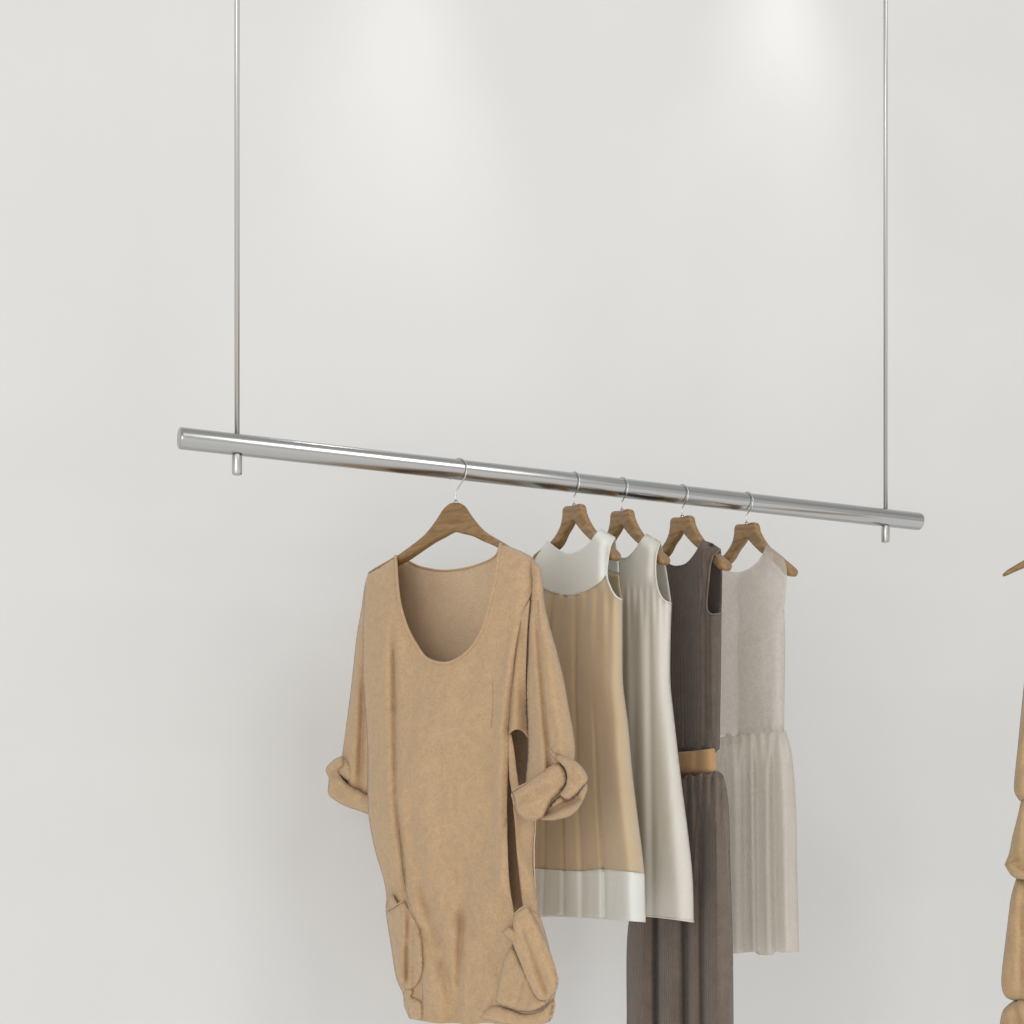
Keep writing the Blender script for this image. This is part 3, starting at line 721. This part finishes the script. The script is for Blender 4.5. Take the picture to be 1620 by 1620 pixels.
# ------------------------------------------------------------------ the next rail's tunic, cut by the frame
P6 = at(1710, 770, 2.72)
PHI6 = R(12)
fr6 = Frame(P6, PHI6)
hang6 = tag(fr6.root('clothes_hanger'), 'wooden hanger at the right edge of the photo, only its tip showing', 'hanger')
make_hanger(fr6, hang6,
    [((1586,909),(1588,912)), ((1592,903),(1594,910)), ((1605,895),(1607,904)), ((1622,885),(1626,896)), ((1660,862),(1668,876)), ((1692,836),(1700,858)),
     ((1708,826),(1711,854)), ((1726,838),(1722,858)), ((1755,862),(1750,876)), ((1800,887),(1797,897)), ((1828,903),(1826,910)), ((1833,910),(1831,912))],
    [.004, .008, .0085, .0085, .0085, .008, .0075, .008, .0085, .0085, .008, .004], M['wood'], .0225, (1710, 826))
tun6 = tag(fr6.root('tunic'), 'tan garment with ruched sleeve, cut off by the right edge of photo', 'tunic')
K6 = 1/827
bd6 = chain([(1640,885),(1655,960),(1700,1000),(1745,965),(1768,888)], [(1768,888),(1800,905),(1812,960),(1815,1200),(1822,1500),(1820,1690)], [(1820,1690),(1720,1700),(1622,1690)], [(1622,1690),(1628,1500),(1630,1300),(1628,1150),(1630,1020),(1632,940),(1640,885)], step=8)
garment_part('body', fr6, tun6, blob(bd6, 0, .05, .07, K6, K6, fold=lambda x, y: .006*np.sin(x/9.)), M['tan_dark'], .002, step=(8, 9))
sA = chain([(1640,885),(1634,950),(1625,1040),(1618,1108),(1611,1180),(1605,1240),(1606,1254),(1613,1266)], [(1613,1266),(1640,1268),(1662,1250)], [(1662,1250),(1660,1100),(1655,960),(1640,885)], step=4)
s6 = garment_part('sleeve', fr6, tun6, blob(sA, .040, .026, .022, K6, K6, fold=lambda x, y: .012*crease(x, y, 51, 16, 40, .3)), M['tan_dark'], .002, step=(5, 6))
sB = chain([(1617,1262),(1611,1290),(1602,1325),(1597,1350),(1590,1368)], [(1590,1368),(1600,1384),(1612,1391)], [(1612,1391),(1645,1392),(1664,1340),(1662,1262)], [(1662,1262),(1617,1262)], step=3)
garment_part('sleeve_gather', fr6, tun6, blob(sB, .036, .028, .03, K6, K6, fold=lambda x, y: .006*np.sin(x/4.)+.010*crease(x, y, 52, 12, 26, .5)), M['tan_dark'], .002, parent=s6, step=(4, 5))
sK = chain([(1591,1369),(1602,1363),(1625,1358),(1650,1360),(1655,1380),(1630,1392),(1610,1390),(1598,1381),(1591,1369)], step=3)
garment_part('rolled_cuff', fr6, tun6, blob(sK, .048, .030, .014, K6, K6, fold=lambda x, y: .010*np.sin((y-x*.2)/3.5)), M['tan_dark'], .002, parent=s6, step=(3, 3))
sC = chain([(1608,1391),(1600,1420),(1596,1450),(1590,1500),(1585,1545),(1586,1565),(1592,1577),(1602,1582)], [(1602,1582),(1630,1584),(1664,1570)], [(1664,1570),(1668,1480),(1660,1391)], [(1660,1391),(1608,1391)], step=3)
garment_part('pocket', fr6, tun6, blob(sC, .036, .034, .035, K6, K6, fold=lambda x, y: -.010*g(x, 1616, 4)+.012*crease(x, y, 53, 14, 44, -.2)), M['tan_dark'], .002, step=(4, 5))
sD = chain([(1612,1580),(1598,1588),(1587,1600),(1582,1625),(1580,1660),(1590,1690)], [(1590,1690),(1660,1695),(1668,1580)], [(1668,1580),(1612,1580)], step=3)
garment_part('hem_fold', fr6, tun6, blob(sD, .034, .030, .03, K6, K6, fold=lambda x, y: .006*np.sin((x-y*.3)/4.)+.008*crease(x, y, 54, 10, 20)), M['tan_dark'], .002, step=(4, 5))
# its rail lies wholly outside the picture
A6 = Vector(P6) - RDIR * .055; B6 = Vector(P6) + RDIR * 1.0
make_rail(A6, B6, (.9,), 'second steel rail just past the right edge of the photo', 4.5)

# ------------------------------------------------------------------ light
W = bpy.data.worlds.new('World'); S.world = W; W.use_nodes = True
nt = W.node_tree; bg = nt.nodes['Background']; Lk = nt.links.new
tc = N(nt, 'ShaderNodeTexCoord'); sx = N(nt, 'ShaderNodeSeparateXYZ'); Lk(tc.outputs['Generated'], sx.inputs[0])
mr = N(nt, 'ShaderNodeMapRange'); mr.inputs['From Min'].default_value = -1; mr.inputs['From Max'].default_value = 1
Lk(sx.outputs['Z'], mr.inputs['Value'])
rp = N(nt, 'ShaderNodeValToRGB'); el = rp.color_ramp.elements  # ambient light by height; grey bands put in to streak the rail's reflection
stops = [(0.0, (1.02, .995, .975)), (.30, (1.13, 1.10, 1.08)), (.42, (1.16, 1.14, 1.125)), (.47, (1.06, 1.05, 1.04)), (.50, (.45, .45, .45)), (.54, (.88, .88, .87)),
         (.62, (.88, .88, .87)), (.66, (.45, .45, .45)), (.70, (.82, .82, .81)), (.78, (.38, .38, .38)), (.86, (.66, .66, .65)), (1.0, (.58, .58, .575))]
el[0].position, el[0].color = stops[0][0], (*stops[0][1], 1)
el[1].position, el[1].color = stops[-1][0], (*stops[-1][1], 1)
for p, c in stops[1:-1]:
    e = el.new(p); e.color = (*c, 1)
Lk(mr.outputs['Result'], rp.inputs['Fac']); Lk(rp.outputs['Color'], bg.inputs['Color'])
bg.inputs['Strength'].default_value = 0.92

def area(name, loc, tgt, size, power, col=(1, .99, .975)):
    l = bpy.data.lights.new(name, 'AREA'); l.shape = 'RECTANGLE'; l.size, l.size_y = size; l.energy = power; l.color = col
    o = bpy.data.objects.new(name, l); COL.objects.link(o); o.location = loc
    o.rotation_euler = (Vector(tgt) - Vector(loc)).to_track_quat('-Z', 'Y').to_euler()
    return o
mid = (RA + RB) / 2
area('ceiling_softbox_lamp', (2.4, -.9, 4.2), (mid.x, mid.y, 1.6), (2.0, 2.0), 58)
area('front_fill_light', (-1.3, -2.6, 1.5), (mid.x + .2, mid.y, 1.0), (3.0, 2.2), 66)  # added fill light, brightens the left-facing sides of the clothes
def spot(px, py, offw, power, ang, blend, tilt, rad=.03):
    p = wall_pt(px, offw); d = p.y
    loc = Vector((p.x, p.y, ZC + (HZ - py) / F * d))
    l = bpy.data.lights.new('wall_washer_lamp', 'SPOT'); l.energy = power; l.spot_size = R(ang); l.spot_blend = blend; l.shadow_soft_size = rad; l.color = (1, .99, .97)
    o = bpy.data.objects.new('wall_washer_lamp', l); COL.objects.link(o); o.location = loc
    t = loc + Vector((0, 0, -1)) - wn * tilt
    o.rotation_euler = (t - loc).to_track_quat('-Z', 'Y').to_euler()
spot(702, -520, .22, 20, 46, 1.0, .06, .08)
spot(1302, -270, .17, 8.0, 66, 1.0, .10, .10)

# ------------------------------------------------------------------ camera
cam = bpy.data.cameras.new('camera'); co = bpy.data.objects.new('camera', cam); COL.objects.link(co)
cam.lens = F / 1620 * 36; cam.sensor_width = 36; cam.sensor_fit = 'HORIZONTAL'
cam.shift_y = (HZ - 810) / 1620
co.location = (0, 0, ZC); co.rotation_euler = (R(90), 0, 0)
cam.clip_start = .05; cam.clip_end = 100
S.camera = co
S.view_settings.view_transform = 'Standard'; S.view_settings.look = 'None'
S.view_settings.exposure = 0; S.view_settings.gamma = 1; S.view_settings.use_curve_mapping = False
S.cycles.max_bounces = 10; S.cycles.transparent_max_bounces = 16
try: S.cycles.use_denoising = True
except Exception: pass
